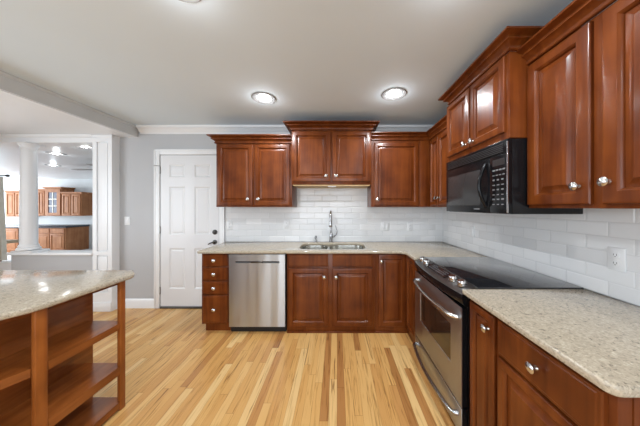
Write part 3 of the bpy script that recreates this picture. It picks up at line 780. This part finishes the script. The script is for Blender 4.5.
# ------------------------------------------------------------------ island
t = thing('island', 'cherry island with open corner shelves', 'kitchen island', (-1.455, 1.47, 0))
def L(pts): return [(x+1.455, y-1.47) for x, y in pts]
obj('body', bx(-2.65+1.455, -1.72+1.455, 0.45-1.47, 1.51-1.47, 0.0, 0.868, 0.003), 'shelfw', t)
for y0, y1 in ((1.437, 1.473), (1.033, 1.078)):
    obj('post', bx(-0.022, 0.0, y0-1.47, y1-1.47, 0.0, 0.868, 0.003), M['postw'], t)
sh = [(-1.719, 1.468), (-1.478, 1.468), (-1.478, 1.436), (-1.457, 1.436), (-1.457, 1.08), (-1.478, 1.08), (-1.478, 1.03), (-1.70, 0.60), (-1.719, 0.60)]
for z0, z1 in ((0.548, 0.59), (0.245, 0.30), (0.02, 0.065)):
    obj('shelf', flat_poly(L(sh), [], z0, z1), 'shelfw', t, 0)
obj('apron', flat_poly(L([(-1.719, 1.455), (-1.479, 1.455), (-1.479, 1.03), (-1.70, 0.62), (-1.719, 0.62)]), [], 0.845, 0.868), 'wood', t)
pts = [(-1.43, 1.02), (-1.43, 1.50), (-1.45, 1.535), (-1.52, 1.60), (-2.72, 1.60), (-2.72, 0.35), (-1.82, 0.35)]
pts = [(-1.43, 1.06)] + pts[1:6] + [(-1.81, 0.35), (-1.46, 0.965), (-1.44, 1.005)]
tag(obj('countertop', flat_poly(pts, [], 0.869, 0.90, 0.010), 'granite'), 'beige speckled countertop on the island', 'countertop')

# ------------------------------------------------------------------ far room furniture
yfw = 7.049
def far_upper(name, label, x, w_, z0, h_, glass=False, nd=2, d=0.33):
    t = thing(name, label, 'cabinet', (x, yfw, z0))
    obj('body', bx(0, w_, -d, 0, 0, h_, 0.003), 'oak', t)
    obj('crown_molding', sweep(BM(), [(0, 0), (0, -d), (w_, -d), (w_, 0)], [(0, h_), (0.01, h_), (0.04, h_+0.04), (0.04, h_+0.05), (0, h_+0.05)], 1), 'oak', t)
    ww = (w_-0.03)/nd
    for i in range(nd):
        x0 = 0.015+ww*i+0.01; x1 = 0.015+ww*(i+1)-0.01
        if glass:
            bm = BM(); y = -d-0.02
            box(bm, x0, x0+0.1, y, -d, 0.03, h_-0.02); box(bm, x1-0.1, x1, y, -d, 0.03, h_-0.02)
            box(bm, x0+0.1, x1-0.1, y, -d, 0.03, 0.10); box(bm, x0+0.1, x1-0.1, y, -d, h_-0.12, h_-0.02)
            dd = obj('glass_door', bm, 'oak', t)
            obj('pane', bx(x0+0.1, x1-0.1, -d-0.008, -d-0.002, 0.10, h_-0.12), 'blueglass', dd)
            bm = BM(); xm = (x0+x1)/2
            box(bm, xm-0.012, xm+0.012, y+0.004, -d-0.008, 0.10, h_-0.12)
            for k in (1, 2): box(bm, x0+0.1, x1-0.1, y+0.003, -d-0.009, 0.10+(h_-0.22)*k/3-0.012, 0.10+(h_-0.22)*k/3+0.012)
            obj('muntins', bm, 'cream', dd)
        else: door(t, x0, x1, 0.03, h_-0.02, -d, None, mat='oak')
    return t
far_upper('wall_cabinet', 'pale oak wall cabinet with a glass paned door beyond the column', -9.17, 0.52, 1.09, 0.86, True, 1)
far_upper('wall_cabinet', 'narrow pale oak wall cabinet just right of the column, partly hidden', -9.44, 0.26, 1.09, 0.80, False, 1, 0.30)
far_upper('wall_cabinet', 'pale oak two door wall cabinet right of the glass door cabinet', -8.64, 0.62, 1.09, 0.70)
far_upper('wall_cabinet', 'reddish wall cabinet left of the column beyond the curtain', -10.40, 0.62, 1.06, 0.78)
t = thing('base_cabinet', 'pale oak base cabinet with doors and drawers right of the column', 'cabinet', (-9.55, yfw, 0))
obj('body', bx(0, 1.38, -0.6, 0, 0, 0.74, 0.003), 'oak', t)
for i in range(3):
    x0 = 0.02+0.45*i
    drawer(t, x0, x0+0.43, 0.58, 0.72, -0.6, False, 'oak'); door(t, x0, x0+0.43, 0.06, 0.565, -0.6, None, mat='oak')
t = thing('base_cabinet', 'tan base cabinet left of the column below the reddish wall cabinet', 'cabinet', (-11.0, yfw, 0))
obj('body', bx(0, 1.43, -0.6, 0, 0, 0.74, 0.003), 'oak', t)
for i in range(3): door(t, 0.02+0.47*i, 0.47+0.47*i, 0.06, 0.72, -0.6, None, mat='oak')
tag(obj('countertop', bx(-11.0, -8.14, yfw-0.63, yfw, 0.742, 0.80, 0.006), 'darkstone'), 'dark stone countertop on the far base cabinets', 'countertop')
# small table top left of the column
t = thing('table', 'light wooden table top seen left of the column', 'table', (-6.55, 4.0, 0))
obj('tabletop', bx(-0.62, 0.53, -0.09, 0.09, 0.70, 0.75, 0.01), plain('light_table', (0.50, 0.38, 0.25), 0.35), t)
for x in (-0.5, 0.12):
    for y in (-0.05, 0.05): obj('leg', bx(x, x+0.05, y-0.025, y+0.025, 0, 0.70, 0.004), 'oak', t)
# curtain at the left edge
t = thing('curtain', 'cream curtain panel hanging from a dark rod at the left edge', 'curtain', (-5.055, 3.25, 0.56))
bm = BM(); n = 60; a = []
for i in range(n+1):
    x = -0.45+0.47*i/n; y = 0.022*math.sin(i*0.75)
    a.append((x, y))
for (x0, y0), (x1, y1) in zip(a, a[1:]):
    q = []
    for zz in (0.0, 0.45, 0.9, 1.27):
        g = 0.065*(zz/1.27)
        q.append((bm.verts.new((x0-g, y0, zz)), bm.verts.new((x1-g, y1, zz))))
    for r0, r1 in zip(q, q[1:]): bm.faces.new((r0[0], r0[1], r1[1], r1[0]))
bmesh.ops.remove_doubles(bm, verts=bm.verts, dist=1e-5)
bmesh.ops.solidify(bm, geom=list(bm.faces), thickness=0.004)
obj('fabric', bm, 'cream', t)
bm = tube(BM(), [(-0.5, 0, 1.285), (0.03, 0, 1.285)], 0.010, 10); lathe(bm, [(0, -0.0), (0.02, 0.012), (0.02, 0.03), (0, 0.045)], 12, Matrix.Translation((0.03, 0, 1.285)) @ Matrix.Rotation(PI/2, 4, 'Y'))
obj('curtain_rod', bm, 'darkmetal', t)
# ceiling fan, one blade shows beside the pilaster
t = thing('ceiling_fan', 'grey ceiling fan blade showing left of the white pilaster', 'ceiling fan', (-5.12, 4.75, 2.299))
obj('canopy', lathe(BM(), [(0.07, 0), (0.07, -0.03), (0.02, -0.05), (0.02, -0.07)], 20), 'plastic', t)
obj('motor', lathe(BM(), [(0.05, -0.07), (0.10, -0.085), (0.10, -0.12), (0.06, -0.14), (0, -0.145)], 24), 'plastic', t)
for k in range(3):
    b_ = obj('blade', bx(0.09, 0.72, -0.06, 0.06, -0.106, -0.096, 0.003), 'can', t); b_.rotation_euler = (0, 0, PI+k*2*PI/3)
